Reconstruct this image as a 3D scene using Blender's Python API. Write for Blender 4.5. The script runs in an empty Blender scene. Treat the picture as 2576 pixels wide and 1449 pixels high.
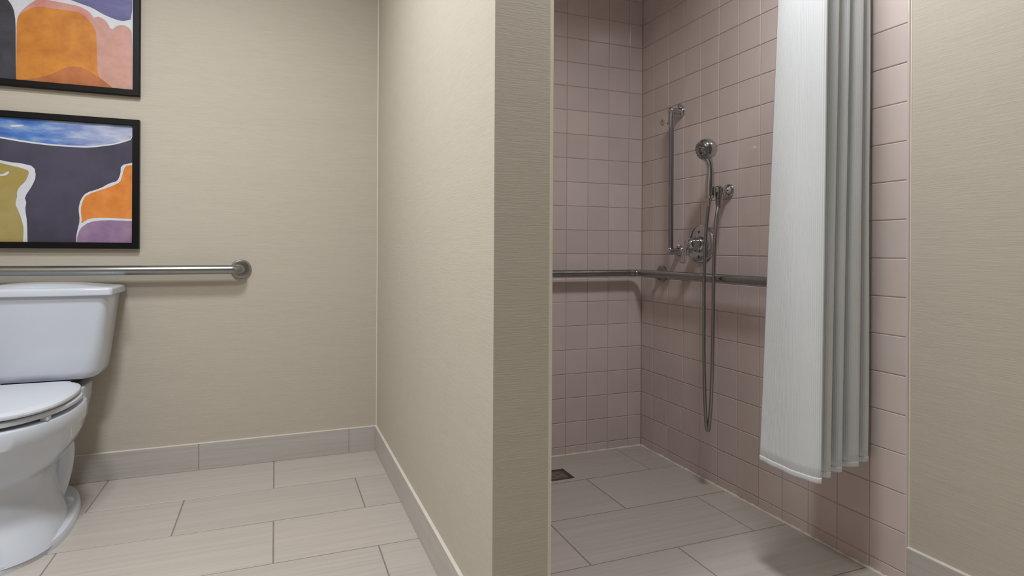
import bpy, math, random
from mathutils import Vector, Matrix

sc = bpy.context.scene
col = sc.collection
random.seed(7)

# ------------------------------------------------------------------ camera
F_PX, CY_PX = 1516.27, 627.5
YAW, ROLL, CAM_H = 0.37455, 0.00532, 0.92014
cam_d = bpy.data.cameras.new('camera')
cam_d.sensor_width = 36.0
cam_d.lens = F_PX / 2576 * 36.0
cam_d.shift_y = -(724.5 - CY_PX) / 2576
cam_d.clip_start = 0.02
cam = bpy.data.objects.new('camera', cam_d)
col.objects.link(cam)
fwd = Vector((math.sin(YAW), math.cos(YAW), 0))
rgt = Vector((math.cos(YAW), -math.sin(YAW), 0))
up = Vector((0, 0, 1))
rgt, up = rgt * math.cos(ROLL) + up * math.sin(ROLL), up * math.cos(ROLL) - rgt * math.sin(ROLL)
cam.matrix_world = Matrix(((rgt.x, up.x, -fwd.x, 0), (rgt.y, up.y, -fwd.y, 0),
                           (rgt.z, up.z, -fwd.z, CAM_H), (0, 0, 0, 1)))
sc.camera = cam

# ------------------------------------------------------------------ world, lamps, exposure
world = bpy.data.worlds.new('world')
sc.world = world
world.use_nodes = True
world.node_tree.nodes['Background'].inputs[0].default_value = (0.8, 0.85, 0.9, 1)
world.node_tree.nodes['Background'].inputs[1].default_value = 0.05

CEIL = 2.44
def ceiling_lamp(name, loc, size, power, color, spread=180):
    d = bpy.data.lights.new(name, 'AREA')
    d.shape = 'DISK'; d.size = size; d.spread = math.radians(spread); d.energy = power; d.color = color
    o = bpy.data.objects.new(name, d)
    o.location = loc
    col.objects.link(o)
    return o
ceiling_lamp('toilet_ceiling_lamp', (-0.40, 1.62, CEIL - 0.03), 0.30, 21.5, (0.95, 0.98, 1.0), 166)
ceiling_lamp('vanity_ceiling_lamp', (-0.68, 0.76, CEIL - 0.03), 0.30, 20.3, (0.95, 0.98, 1.0))
ceiling_lamp('shower_ceiling_lamp', (1.05, 1.07, CEIL - 0.03), 0.26, 13.0, (0.98, 0.99, 1.0), 145)

vs = sc.view_settings
vs.view_transform = 'Standard'
vs.look = 'None'
vs.gamma = 1.0
vs.use_curve_mapping = False
vs.exposure = 0.0

# ------------------------------------------------------------------ materials
def lin(c):
    c = c / 255.0
    return c / 12.92 if c <= 0.04045 else ((c + 0.055) / 1.055) ** 2.4
def rgb(r, g, b):
    return (lin(r), lin(g), lin(b), 1.0)

class Mat:
    def __init__(s, name, base, rough=0.5, metal=0.0, spec=0.5, coat=0.0, coat_rough=0.05, sheen=0.0):
        s.m = bpy.data.materials.new(name)
        s.m.use_nodes = True
        s.nt = s.m.node_tree
        s.b = s.nt.nodes['Principled BSDF']
        s.base = base
        s.b.inputs['Base Color'].default_value = base
        s.b.inputs['Roughness'].default_value = rough
        s.b.inputs['Metallic'].default_value = metal
        s.b.inputs['Specular IOR Level'].default_value = spec
        s.b.inputs['Coat Weight'].default_value = coat
        s.b.inputs['Coat Roughness'].default_value = coat_rough
        s.b.inputs['Sheen Weight'].default_value = sheen
        s.m.diffuse_color = base
    def node(s, t, **kw):
        n = s.nt.nodes.new(t)
        for k, v in kw.items():
            setattr(n, k, v)
        return n
    def link(s, a, b):
        s.nt.links.new(a, b)
    def coords(s, scale, source='Object', rot=(0, 0, 0)):
        if source == 'Position':
            src = s.node('ShaderNodeNewGeometry').outputs['Position']
        elif source == 'UV':
            src = s.node('ShaderNodeTexCoord').outputs['UV']
        else:
            src = s.node('ShaderNodeTexCoord').outputs['Object']
        mp = s.node('ShaderNodeMapping')
        mp.inputs['Scale'].default_value = scale
        mp.inputs['Rotation'].default_value = rot
        s.link(src, mp.inputs['Vector'])
        return mp.outputs['Vector']
    def noise(s, vec, detail=3.0, rough=0.6, scale=1.0):
        n = s.node('ShaderNodeTexNoise')
        n.inputs['Scale'].default_value = scale
        n.inputs['Detail'].default_value = detail
        n.inputs['Roughness'].default_value = rough
        s.link(vec, n.inputs['Vector'])
        return n.outputs['Fac']
    def ramp(s, fac, stops):
        r = s.node('ShaderNodeValToRGB')
        e = r.color_ramp.elements
        while len(e) < len(stops):
            e.new(0.5)
        for el, (p, c) in zip(e, stops):
            el.position = p; el.color = c
        s.link(fac, r.inputs['Fac'])
        return r.outputs['Color']
    def mix(s, fac, a, b, mode='MIX'):
        m = s.node('ShaderNodeMix', data_type='RGBA', blend_type=mode)
        for sock, val in ((m.inputs[0], fac), (m.inputs[6], a), (m.inputs[7], b)):
            if hasattr(val, 'is_linked') or hasattr(val, 'node'):
                s.link(val, sock)
            else:
                sock.default_value = val
        return m.outputs[2]
    def set_color(s, c):
        s.link(c, s.b.inputs['Base Color'])
    def bump(s, h, strength=0.2, dist=0.001):
        b = s.node('ShaderNodeBump')
        b.inputs['Strength'].default_value = strength
        b.inputs['Distance'].default_value = dist
        s.link(h, b.inputs['Height'])
        s.link(b.outputs['Normal'], s.b.inputs['Normal'])

def shade(c, k):
    return (c[0] * k, c[1] * k, c[2] * k, 1.0)

def wallpaper():
    base = rgb(194, 186, 173)
    w = Mat('woven_wallpaper', base, rough=0.62, spec=0.25)
    v = w.coords((9, 9, 340), 'Position')
    n1 = w.noise(v, 4.0, 0.65)
    v2 = w.coords((1.3, 1.3, 24), 'Position')
    n2 = w.noise(v2, 3.0, 0.6)
    c1 = w.ramp(n1, [(0.3, shade(base, 0.945)), (0.7, shade(base, 1.04))])
    c2 = w.ramp(n2, [(0.3, (0.988, 0.988, 0.986, 1)), (0.7, (1.01, 1.01, 1.012, 1))])
    w.set_color(w.mix(1.0, c1, c2, 'MULTIPLY'))
    n3 = w.noise(w.coords((30, 30, 420), 'Position'), 3.0, 0.7)
    h = w.node('ShaderNodeMath', operation='ADD')
    w.link(n1, h.inputs[0]); w.link(n3, h.inputs[1])
    c3 = w.ramp(n3, [(0.3, (0.97, 0.97, 0.965, 1)), (0.7, (1.02, 1.02, 1.02, 1))])
    w.set_color(w.mix(1.0, w.mix(1.0, c1, c2, 'MULTIPLY'), c3, 'MULTIPLY'))
    w.bump(h.outputs[0], 0.38, 0.0010)
    return w.m

def wall_tile():
    base = rgb(209, 195, 190)
    w = Mat('pink_glazed_tile', base, rough=0.16, spec=0.5, coat=0.25, coat_rough=0.08)
    info = w.node('ShaderNodeObjectInfo').outputs['Random']
    c1 = w.ramp(info, [(0.0, shade(base, 0.955)), (1.0, shade(base, 1.045))])
    v = w.coords((6, 6, 6), 'Position')
    n = w.noise(v, 3.0, 0.6)
    c2 = w.ramp(n, [(0.3, (0.97, 0.965, 0.96, 1)), (0.7, (1.03, 1.03, 1.03, 1))])
    w.set_color(w.mix(1.0, c1, c2, 'MULTIPLY'))
    v3 = w.coords((22, 22, 22), 'Position')
    w.bump(w.noise(v3, 2.0, 0.5), 0.12, 0.001)
    return w.m

def floor_tile():
    base = rgb(189, 182, 176)
    w = Mat('striated_porcelain_tile', base, rough=0.33, spec=0.45)
    v = w.coords((1.6, 60, 1), 'Object')
    info = w.node('ShaderNodeObjectInfo').outputs['Random']
    add = w.node('ShaderNodeVectorMath', operation='ADD')
    mul = w.node('ShaderNodeMath', operation='MULTIPLY')
    mul.inputs[1].default_value = 37.0
    w.link(info, mul.inputs[0]); w.link(v, add.inputs[0]); w.link(mul.outputs[0], add.inputs[1])
    n = w.noise(add.outputs[0], 4.0, 0.65)
    c1 = w.ramp(n, [(0.28, shade(base, 0.90)), (0.72, shade(base, 1.07))])
    c2 = w.ramp(info, [(0.0, (0.965, 0.955, 0.95, 1)), (0.5, (1.0, 1.0, 0.99, 1)), (1.0, (1.03, 1.005, 1.0, 1))])
    w.set_color(w.mix(1.0, c1, c2, 'MULTIPLY'))
    w.bump(n, 0.08, 0.0006)
    return w.m

def base_tile():
    base = rgb(191, 185, 180)
    w = Mat('baseboard_porcelain', base, rough=0.4, spec=0.4)
    v = w.coords((2.5, 2.5, 90), 'Position')
    n = w.noise(v, 4.0, 0.65)
    w.set_color(w.ramp(n, [(0.28, shade(base, 0.87)), (0.72, shade(base, 1.07))]))
    w.bump(n, 0.1, 0.0006)
    return w.m

def plain(name, base, rough=0.5, var=0.04, scale=12, **kw):
    w = Mat(name, base, rough=rough, **kw)
    n = w.noise(w.coords((scale,) * 3, 'Position'), 3.0, 0.6)
    w.set_color(w.ramp(n, [(0.3, shade(base, 1 - var)), (0.7, shade(base, 1 + var))]))
    return w.m

def brushed(name, base, rough, scale):
    w = Mat(name, base, rough=rough, metal=1.0)
    n = w.noise(w.coords(scale, 'Position'), 3.0, 0.6)
    w.set_color(w.ramp(n, [(0.3, shade(base, 0.97)), (0.7, shade(base, 1.03))]))
    return w.m

def curtain_cloth():
    base = rgb(229, 234, 237)
    w = Mat('ribbed_cotton', base, rough=0.9, spec=0.15, sheen=0.15)
    v = w.coords((260, 0, 0), 'UV')
    wave = w.node('ShaderNodeTexWave', wave_type='BANDS', bands_direction='X')
    wave.inputs['Scale'].default_value = 0.25
    wave.inputs['Distortion'].default_value = 0.0
    w.link(v, wave.inputs['Vector'])
    v2 = w.coords((160, 600, 1), 'UV')
    n = w.noise(v2, 2.0, 0.6)
    h = w.node('ShaderNodeMath', operation='MULTIPLY_ADD')
    h.inputs[1].default_value = 0.35
    w.link(n, h.inputs[0]); w.link(wave.outputs['Fac'], h.inputs[2])
    w.bump(h.outputs[0], 0.5, 0.0014)
    n2 = w.noise(w.coords((5, 5, 1), 'UV'), 3.0, 0.6)
    w.set_color(w.ramp(n2, [(0.3, shade(base, 0.965)), (0.7, shade(base, 1.02))]))
    return w.m

def paint(name, stops, scale=(9, 9, 9), rough=0.45, detail=4.0):
    w = Mat(name, stops[0][1], rough=rough, spec=0.4)
    n = w.noise(w.coords(scale, 'Position'), detail, 0.62)
    w.set_color(w.ramp(n, stops))
    return w.m

M = {}
M['wallpaper'] = wallpaper()
M['wtile'] = wall_tile()
M['ftile'] = floor_tile()
M['btile'] = base_tile()
M['wgrout'] = plain('wall_tile_grout', rgb(176, 157, 149), 0.85, 0.05, 20)
M['fgrout'] = plain('floor_tile_grout', rgb(136, 129, 123), 0.85, 0.10, 20)
M['caulk'] = plain('cream_caulk', rgb(230, 223, 210), 0.55, 0.05, 25)
M['bcaulk'] = plain('grey_white_caulk', rgb(212, 207, 198), 0.55, 0.05, 25)
M['trimline'] = plain('cream_trim_bead', rgb(224, 216, 200), 0.5, 0.03, 25)
M['ceiling'] = plain('ceiling_paint', rgb(236, 234, 229), 0.85, 0.02, 8)
M['china'] = plain('white_vitreous_china', rgb(206, 212, 224), 0.12, 0.01, 4, coat=0.4, coat_rough=0.04)
M['seat'] = plain('white_seat_plastic', rgb(207, 212, 222), 0.22, 0.01, 4)
M['rubber'] = plain('dark_gasket', rgb(46, 44, 42), 0.7, 0.06, 20)
M['steel'] = brushed('brushed_stainless', (0.34, 0.345, 0.34, 1), 0.27, (60, 60, 60))
M['chrome'] = brushed('polished_chrome', (0.52, 0.54, 0.55, 1), 0.10, (30, 30, 30))
M['dull_chrome'] = brushed('satin_chrome', (0.34, 0.35, 0.35, 1), 0.25, (50, 50, 50))
M['hose'] = brushed('hose_metal', (0.34, 0.345, 0.345, 1), 0.30, (40, 40, 900))
M['nozzle'] = plain('grey_nozzle_rubber', rgb(92, 92, 94), 0.5, 0.06, 40)
M['bronze'] = plain('tarnished_drain_metal', rgb(98, 84, 74), 0.45, 0.12, 60, metal=0.7)
M['void'] = plain('drain_dark', rgb(24, 19, 17), 0.8, 0.1, 40)
M['frame'] = plain('black_frame_wood', rgb(13, 12, 13), 0.45, 0.08, 20, spec=0.2)
M['curtain'] = curtain_cloth()
M['plug'] = plain('cream_plastic_plug', rgb(190, 176, 160), 0.5, 0.05, 60)
M['screw'] = plain('screw_dark', rgb(96, 84, 76), 0.5, 0.06, 60)

# ------------------------------------------------------------------ helpers
ORG = {}
def link(o, parent=None, loc=(0, 0, 0)):
    col.objects.link(o)
    if parent is not None:
        o.parent = parent
        po = ORG[parent.name]
    else:
        po = Vector((0, 0, 0))
    ORG[o.name] = Vector(loc)
    o.location = Vector(loc) - po
    return o
def tag(o, label=None, cat=None, group=None, kind=None):
    if label: o['label'] = label
    if cat: o['category'] = cat
    if group: o['group'] = group
    if kind: o['kind'] = kind
    return o
def thing(name, loc, label, cat, group=None):
    o = bpy.data.objects.new(name, None)
    o.empty_display_size = 0.05
    link(o, None, loc)
    return tag(o, label, cat, group)

class MB:
    """collects vertices and faces in world coordinates"""
    def __init__(s):
        s.v = []; s.f = []; s.mi = []; s.cur = 0
    def add(s, vs, fs):
        k = len(s.v)
        s.v += [Vector(p) for p in vs]
        s.f += [tuple(i + k for i in f) for f in fs]
        s.mi += [s.cur] * len(fs)
        return s
    def box(s, a, b):
        (x0, y0, z0), (x1, y1, z1) = a, b
        return s.add([(x0, y0, z0), (x1, y0, z0), (x1, y1, z0), (x0, y1, z0), (x0, y0, z1), (x1, y0, z1), (x1, y1, z1), (x0, y1, z1)],
                     [(0, 3, 2, 1), (4, 5, 6, 7), (0, 1, 5, 4), (1, 2, 6, 5), (2, 3, 7, 6), (3, 0, 4, 7)])
    def rings(s, rings, caps=(True, True), closed=True):
        n = len(rings[0]); vs = [p for r in rings for p in r]; fs = []
        for i in range(len(rings) - 1):
            for j in range(n if closed else n - 1):
                a = i * n + j; b = i * n + (j + 1) % n
                fs.append((a, b, b + n, a + n))
        if caps[0]: fs.append(tuple(range(n - 1, -1, -1)))
        if caps[1]: fs.append(tuple(range((len(rings) - 1) * n, len(rings) * n)))
        return s.add(vs, fs)
    def tube(s, path, rad, n=16, caps=(True, True)):
        path = [Vector(p) for p in path]
        rs = rad if hasattr(rad, '__len__') else [rad] * len(path)
        t0 = (path[1] - path[0]).normalized()
        u = t0.orthogonal().normalized()
        rings = []
        for i, p in enumerate(path):
            if i == 0: t = t0
            elif i == len(path) - 1: t = (path[-1] - path[-2]).normalized()
            else: t = ((path[i + 1] - p).normalized() + (p - path[i - 1]).normalized()).normalized()
            u = (u - t * u.dot(t)).normalized()
            w = t.cross(u)
            rings.append([p + (u * math.cos(2 * math.pi * k / n) + w * math.sin(2 * math.pi * k / n)) * rs[i] for k in range(n)])
        return s.rings(rings, caps)
    def lathe(s, base, axis, prof, n=28, caps=(True, True)):
        """prof: (distance along axis, radius)"""
        base = Vector(base); axis = Vector(axis).normalized()
        u = axis.orthogonal().normalized(); w = axis.cross(u)
        rings = [[base + axis * d + (u * math.cos(2 * math.pi * k / n) + w * math.sin(2 * math.pi * k / n)) * r for k in range(n)] for d, r in prof]
        return s.rings(rings, caps)
    def build(s, name, mat, parent=None, smooth=False, loc=None, angle=0.6):
        me = bpy.data.meshes.new(name)
        if loc is None:
            loc = ORG[parent.name] if parent is not None else Vector((0, 0, 0))
        loc = Vector(loc)
        me.from_pydata([tuple(p - loc) for p in s.v], [], s.f)
        for m in (mat if isinstance(mat, (list, tuple)) else [mat]):
            me.materials.append(m)
        for p, mi in zip(me.polygons, s.mi):
            p.material_index = mi
        me.update()
        if smooth:
            me.shade_smooth()
            try: me.set_sharp_from_angle(angle=angle)
            except Exception: pass
        o = bpy.data.objects.new(name, me)
        return link(o, parent, loc)

def smooth_path(pts, k=8):
    pts = [Vector(p) for p in pts]
    out = []
    for i in range(len(pts) - 1):
        p0 = pts[max(i - 1, 0)]; p1 = pts[i]; p2 = pts[i + 1]; p3 = pts[min(i + 2, len(pts) - 1)]
        for j in range(k):
            t = j / k
            out.append(0.5 * ((2 * p1) + (p2 - p0) * t + (2 * p0 - 5 * p1 + 4 * p2 - p3) * t * t + (3 * p1 - p0 - 3 * p2 + p3) * t ** 3))
    out.append(pts[-1])
    return out
def bend(a, c, b, r, k=8):
    """points of a rounded corner a-c-b"""
    a, c, b = Vector(a), Vector(c), Vector(b)
    p, q = c + (a - c).normalized() * r, c + (b - c).normalized() * r
    return [(1 - t) ** 2 * p + 2 * t * (1 - t) * c + t * t * q for t in [i / k for i in range(k + 1)]]

# ------------------------------------------------------------------ dimensions
S = 0.10795                     # wall tile pitch
XR, YS, YB = 1.61204, 2.4252, 2.80089
XP0, XP1 = 0.43782, 0.5770      # partition faces
YP = 1.2200                     # partition end
Z0 = 0.03684                    # top of the cut bottom course
YT = YS - 0.09512 - 11 * S      # where the wall tile stops
XL, YN = -1.25, -2.40           # left wall, wall behind
XW = XR + 0.010                 # papered part of the right wall
HB = 0.1094

# ------------------------------------------------------------------ shell
def structure(name, mb, mat, label, cat='wall'):
    o = mb.build(name, mat)
    return tag(o, label, cat, kind='structure')

floor = structure('floor', MB().box((XL - 0.1, YN - 0.1, -0.10), (1.75, YB + 0.1, -0.0016)), M['fgrout'], 'grey porcelain tile floor running through toilet area and shower', 'floor')
structure('ceiling', MB().box((XL - 0.1, YN - 0.1, CEIL), (1.75, YB + 0.1, CEIL + 0.1)), M['ceiling'], 'white painted ceiling over the whole bathroom', 'ceiling')
structure('wall_back', MB().box((XL - 0.1, YB, -0.0016), (XP0, YB + 0.1, CEIL)), M['wallpaper'], 'beige papered back wall behind the toilet')
structure('wall_left', MB().box((XL - 0.1, YN, -0.0016), (XL, YB, CEIL)), M['wallpaper'], 'beige papered side wall left of the toilet')
structure('wall_front', MB().box((XL - 0.1, YN - 0.1, -0.0016), (1.75, YN, CEIL)), M['wallpaper'], 'beige papered wall facing the toilet and shower')
structure('wall_right', MB().box((XW, YN, -0.0016), (1.75, YT, CEIL)), M['wallpaper'], 'beige papered wall to the right of the shower tiles')
structure('wall_partition', MB().box((XP0, YP, -0.0016), (XP1 - 0.008, YB + 0.1, CEIL)), M['wallpaper'], 'beige papered partition wall between toilet and shower')
wsb = structure('wall_shower_back', MB().box((XP1 - 0.008, YS + 0.0016, -0.0016), (1.75, YS + 0.15, CEIL)), M['wgrout'], 'pink tiled back wall of the shower')
wsr = structure('wall_shower_right', MB().box((XR + 0.0016, YT, -0.0016), (1.75, YS + 0.0016, CEIL)), M['wgrout'], 'pink tiled side wall of the shower with the valve')
wsl = structure('wall_shower_left', MB().box((XP1 - 0.008, YP + 0.004, -0.0016), (XP1 - 0.0016, YS + 0.0016, CEIL)), M['wgrout'], 'pink tiled shower side of the partition wall')
MB().box((XP1 - 0.008, YP, -0.0016), (XP1, YP + 0.004, CEIL)).build('edge_trim', M['trimline'], wsl)

# ---- wall tiles: a pillow-edged slab; u, v span the wall, w is the way it faces
def tile_mesh(name, su, sv, thick, bev, mat, u, v, w):
    u, v, w = Vector(u), Vector(v), Vector(w)
    mb = MB()
    def ring(a, b, d):
        return [u * x + v * y + w * d for x, y in ((-a, -b), (a, -b), (a, b), (-a, b))]
    if bev > 0:
        mb.rings([ring(su / 2, sv / 2, -thick), ring(su / 2, sv / 2, -bev * 0.8), ring(su / 2 - bev * 0.45, sv / 2 - bev * 0.45, -bev * 0.28), ring(su / 2 - bev, sv / 2 - bev, 0)], (False, True))
    me = bpy.data.meshes.new(name)
    if u.cross(v).dot(w) < 0:
        mb.f = [tuple(reversed(f)) for f in mb.f]
    me.from_pydata([tuple(p) for p in mb.v], [], mb.f)
    me.materials.append(mat); me.update()
    return me
MESHES = {}
def tile(name, parent, center, su, sv, thick, bev, mat, u, v, w):
    key = (name, round(su, 4), round(sv, 4), tuple(u), tuple(w))
    if key not in MESHES:
        MESHES[key] = tile_mesh(name, su, sv, thick, bev, mat, u, v, w)
    o = bpy.data.objects.new(name, MESHES[key])
    return link(o, parent, center)
def edges(a, b, ref, step):
    """cut positions between a and b on the grid through ref"""
    k = math.ceil((a - ref) / step - 1e-6)
    out = [a]
    while ref + k * step < b - 1e-6:
        if ref + k * step > a + 0.004: out.append(ref + k * step)
        k += 1
    return out + [b]
G = 0.0018
rows = edges(0.0, CEIL, Z0, S)
def jit(): return (random.random() - 0.5) * 0.0005
ys = edges(YT, YS, YT, S)
for i in range(len(ys) - 1):
    for j in range(len(rows) - 1):
        su, sv = ys[i + 1] - ys[i] - G, rows[j + 1] - rows[j] - G
        if i == 0: su += G / 2
        tile('wall_tile', wsr, (XR + jit(), (ys[i] + ys[i + 1]) / 2 - (G / 4 if i == 0 else 0), (rows[j] + rows[j + 1]) / 2), su, sv, 0.007, 0.0022, M['wtile'], (0, -1, 0), (0, 0, 1), (-1, 0, 0))
xs = edges(XP1, XR, XR - 4 * S + 0.03538, S)
for i in range(len(xs) - 1):
    for j in range(len(rows) - 1):
        tile('wall_tile', wsb, ((xs[i] + xs[i + 1]) / 2, YS + jit(), (rows[j] + rows[j + 1]) / 2), xs[i + 1] - xs[i] - G, rows[j + 1] - rows[j] - G, 0.007, 0.0022, M['wtile'], (1, 0, 0), (0, 0, 1), (0, -1, 0))
yl = edges(YP + 0.004, YS, YT, S)
for i in range(len(yl) - 1):
    for j in range(len(rows) - 1):
        tile('wall_tile', wsl, (XP1, (yl[i] + yl[i + 1]) / 2, (rows[j] + rows[j + 1]) / 2), yl[i + 1] - yl[i] - G, rows[j + 1] - rows[j] - G, 0.006, 0.0022, M['wtile'], (0, 1, 0), (0, 0, 1), (1, 0, 0))
# rounded closing edge of the tiled wall and the seam to the paper
MB().lathe((XR + 0.0050, YT - 0.0002, 0.0), (0, 0, 1), [(0, 0.0045), (CEIL, 0.0045)], 12).build('tile_edge', M['wtile'], wsr, True)
MB().lathe((XW - 0.0005, YT - 0.0035, HB), (0, 0, 1), [(0, 0.0036), (CEIL - HB, 0.0036)], 8).build('caulk_seam', M['caulk'], wsr, True)
# wobbly caulk where the shower tile meets the floor
def bead(a, b, r, n, wob, zwob=0.0):
    a, b = Vector(a), Vector(b)
    pts = [a.lerp(b, i / n) for i in range(n + 1)]
    rr = [r * (1 + wob * (random.random() - 0.5) * 2) for _ in pts]
    return MB().tube(pts, rr, 8)
bead((XR - 0.0005, YT + 0.02, 0.0), (XR - 0.0005, YS - 0.004, 0.0), 0.0040, 90, 0.55).build('caulk_bead', M['caulk'], wsr, True)
bead((XP1 + 0.004, YS - 0.0005, 0.0), (XR - 0.004, YS - 0.0005, 0.0), 0.0040, 70, 0.4).build('caulk_bead', M['caulk'], wsb, True)

# ---- floor tiles, half bond
TD, TL = 0.29538, 0.6076
FG = 0.0042
def floor_field(x0, x1, y0, y1, yref, xref, hole=None):
    k = math.ceil((y1 - yref) / TD)
    top = yref + k * TD
    idx = -k
    while top > y0 + 1e-4:
        ya, yb = max(top - TD, y0), min(top, y1)
        if y1 - yb < 0.04: yb = y1
        if yb - ya > 0.04:
            off = xref + (0.0 if (idx % 2) else 0.5 * TL)
            xe = edges(x0, x1, off, TL)
            for i in range(len(xe) - 1):
                su, sv = xe[i + 1] - xe[i] - FG, yb - ya - FG
                if su < 0.01 or sv < 0.008: continue
                cx, cy = (xe[i] + xe[i + 1]) / 2, (ya + yb) / 2
                if hole and hole[0] < cx + su / 2 and hole[2] > cx - su / 2 and hole[1] < cy + sv / 2 and hole[3] > cy - sv / 2:
                    # tile notched round the drain
                    xa, xb, yaa, ybb = cx - su / 2, cx + su / 2, cy - sv / 2, cy + sv / 2
                    mb = MB()
                    hx0, hy0, hx1, hy1 = hole
                    us = [xa, hx0, hx1, xb]; vs_ = [yaa, hy0, hy1, ybb]
                    vv = [(a, b, z) for z in (0.0, -0.008) for b in vs_ for a in us]
                    ff = []
                    for r in range(3):
                        for c in range(3):
                            if r == 1 and c == 1: continue
                            q = r * 4 + c
                            ff.append((q, q + 1, q + 5, q + 4))
                    ff += [(5, 6, 22, 21), (6, 10, 26, 22), (10, 9, 25, 26), (9, 5, 21, 25)]
                    ff += [(1, 0, 16, 17), (2, 1, 17, 18), (3, 2, 18, 19), (7, 3, 19, 23), (11, 7, 23, 27), (15, 11, 27, 31),
                           (14, 15, 31, 30), (13, 14, 30, 29), (12, 13, 29, 28), (8, 12, 28, 24), (4, 8, 24, 20), (0, 4, 20, 16)]
                    mb.add(vv, ff)
                    mb.build('floor_tile', M['ftile'], floor, loc=(cx, cy, 0))
                else:
                    tile('floor_tile', floor, (cx, cy, (random.random() - 0.5) * 0.0004), su, sv, 0.006, 0.0012, M['ftile'], (1, 0, 0), (0, 1, 0), (0, 0, 1))
        top -= TD; idx += 1
DR = (1.019, 2.168, 1.131, 2.280)         # drain opening
floor_field(XL, 0.507, YN, YB, 2.48198, 0.0)
floor_field(0.511, XW, YN, YS, 2.14183, 1.47102, DR)

# ---- baseboards
def baseboard(name, label, a, b, n, ref, t=0.009):
    """run from a to b (x, y) along a wall; n = inward normal; ref = arc position of one joint"""
    a, b, n = Vector((*a, 0)), Vector((*b, 0)), Vector((*n, 0))
    d = (b - a).normalized(); L = (b - a).length
    e = edges(0, L, ref, 0.603)
    p = a - n * 0.0; q = b + n * (t - 0.0014)
    lo = (min(p.x, q.x), min(p.y, q.y), 0.0); hi = (max(p.x, q.x), max(p.y, q.y), HB - 0.001)
    o = structure(name, MB().box(lo, hi), M['fgrout'], label, 'baseboard')
    for i in range(len(e) - 1):
        c = a + d * ((e[i] + e[i + 1]) / 2) + n * t
        tile('baseboard_tile', o, (c.x, c.y, HB / 2), e[i + 1] - e[i] - 0.0022, HB - 0.0005, 0.006, 0.0010, M['btile'], tuple(d), (0, 0, 1), tuple(n))
    c0, c1 = a + n * (t * 0.5), b + n * (t * 0.5)
    w0 = Vector((0, 0, HB))
    mb = MB()
    sec = [(-0.5, 0.0), (0.50, 0.0), (0.44, 0.16), (0.1, 0.26), (-0.5, 0.32)]
    mb.rings([[c + n * (x * t) + Vector((0, 0, HB - 0.0008 + z * t)) for x, z in sec] for c in (c0, c1)])
    mb.build('caulk_bead', M['bcaulk'], o)
    return o
baseboard('baseboard_back', 'low grey tile baseboard along the toilet back wall', (XL, YB), (XP0, YB), (0, -1), -0.289 - XL)
baseboard('baseboard_partition', 'low grey tile baseboard along the partition toilet side', (XP0, YB - 0.009), (XP0, YP - 0.009), (-1, 0), 0.44)
baseboard('baseboard_partition_end', 'low grey tile baseboard across the partition end', (XP0, YP), (XP1, YP), (0, -1), 5)
baseboard('baseboard_right', 'low grey tile baseboard under the right papered wall', (XW, YT - 0.001), (XW, YN), (-1, 0), 0.50)
baseboard('baseboard_left', 'low grey tile baseboard along the left papered wall', (XL, YN), (XL, YB - 0.009), (1, 0), 0.3)
# seam line in the corner of the papered walls
s_ = MB().tube([(XP0 - 0.0008, YB - 0.0008, HB), (XP0 - 0.0008, YB - 0.0008, CEIL)], 0.0028, 8).build('trim_1', M['trimline'], None, True)
tag(s_, 'thin cream seam in the corner of back wall and partition', 'trim', kind='structure')

# outlines of the printed shapes, metres on the back wall (x, z)
ART_UPPER = {'slate': [(-1.035, 1.8635), (-0.9485, 1.865), (-0.9337, 1.8431), (-0.9222, 1.8247), (-0.9155, 1.8054), (-0.9104, 1.7656), (-0.9096, 1.6521), (-0.9079, 1.498), (-1.035, 1.4931)], 'rose': [(-0.9086, 1.7253), (-0.9068, 1.7702), (-0.9006, 1.7955), (-0.8825, 1.8226), (-0.8593, 1.8466), (-0.8425, 1.8631), (-0.8121, 1.8622), (-0.7572, 1.8583), (-0.7084, 1.8532), (-0.6765, 1.837), (-0.6622, 1.8138), (-0.6531, 1.7771), (-0.6528, 1.718), (-0.7567, 1.746)], 'mauve': [(-0.6692, 1.8002), (-0.6622, 1.8181), (-0.6444, 1.8228), (-0.6227, 1.8111), (-0.6045, 1.7754), (-0.5864, 1.795), (-0.5644, 1.8023), (-0.546, 1.7942), (-0.5329, 1.7745), (-0.5318, 1.527), (-0.5997, 1.5203), (-0.6576, 1.5906), (-0.6584, 1.7595)], 'amber': [(-0.9079, 1.498), (-0.9074, 1.762), (-0.9006, 1.7914), (-0.8824, 1.8083), (-0.8592, 1.827), (-0.8255, 1.8345), (-0.7846, 1.8313), (-0.7397, 1.833), (-0.7083, 1.8294), (-0.6835, 1.8107), (-0.6656, 1.7838), (-0.6548, 1.76), (-0.6507, 1.6506), (-0.6487, 1.5916), (-0.6142, 1.5274)], 'sienna': [(-0.9079, 1.498), (-0.9078, 1.5447), (-0.8479, 1.5606), (-0.8142, 1.5725), (-0.787, 1.5879), (-0.763, 1.6072), (-0.7283, 1.6196), (-0.7038, 1.6182), (-0.6826, 1.6089), (-0.6576, 1.5927), (-0.6289, 1.5747), (-0.5962, 1.5462), (-0.5924, 1.5295)], 'violet': [(-0.7434, 1.8754), (-0.7049, 1.8642), (-0.6695, 1.8549), (-0.6336, 1.8349), (-0.6047, 1.8243), (-0.5792, 1.8173), (-0.5608, 1.8178), (-0.5332, 1.8291), (-0.5345, 2.1208), (-0.7926, 2.072), (-0.7711, 1.8852)]}
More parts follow.
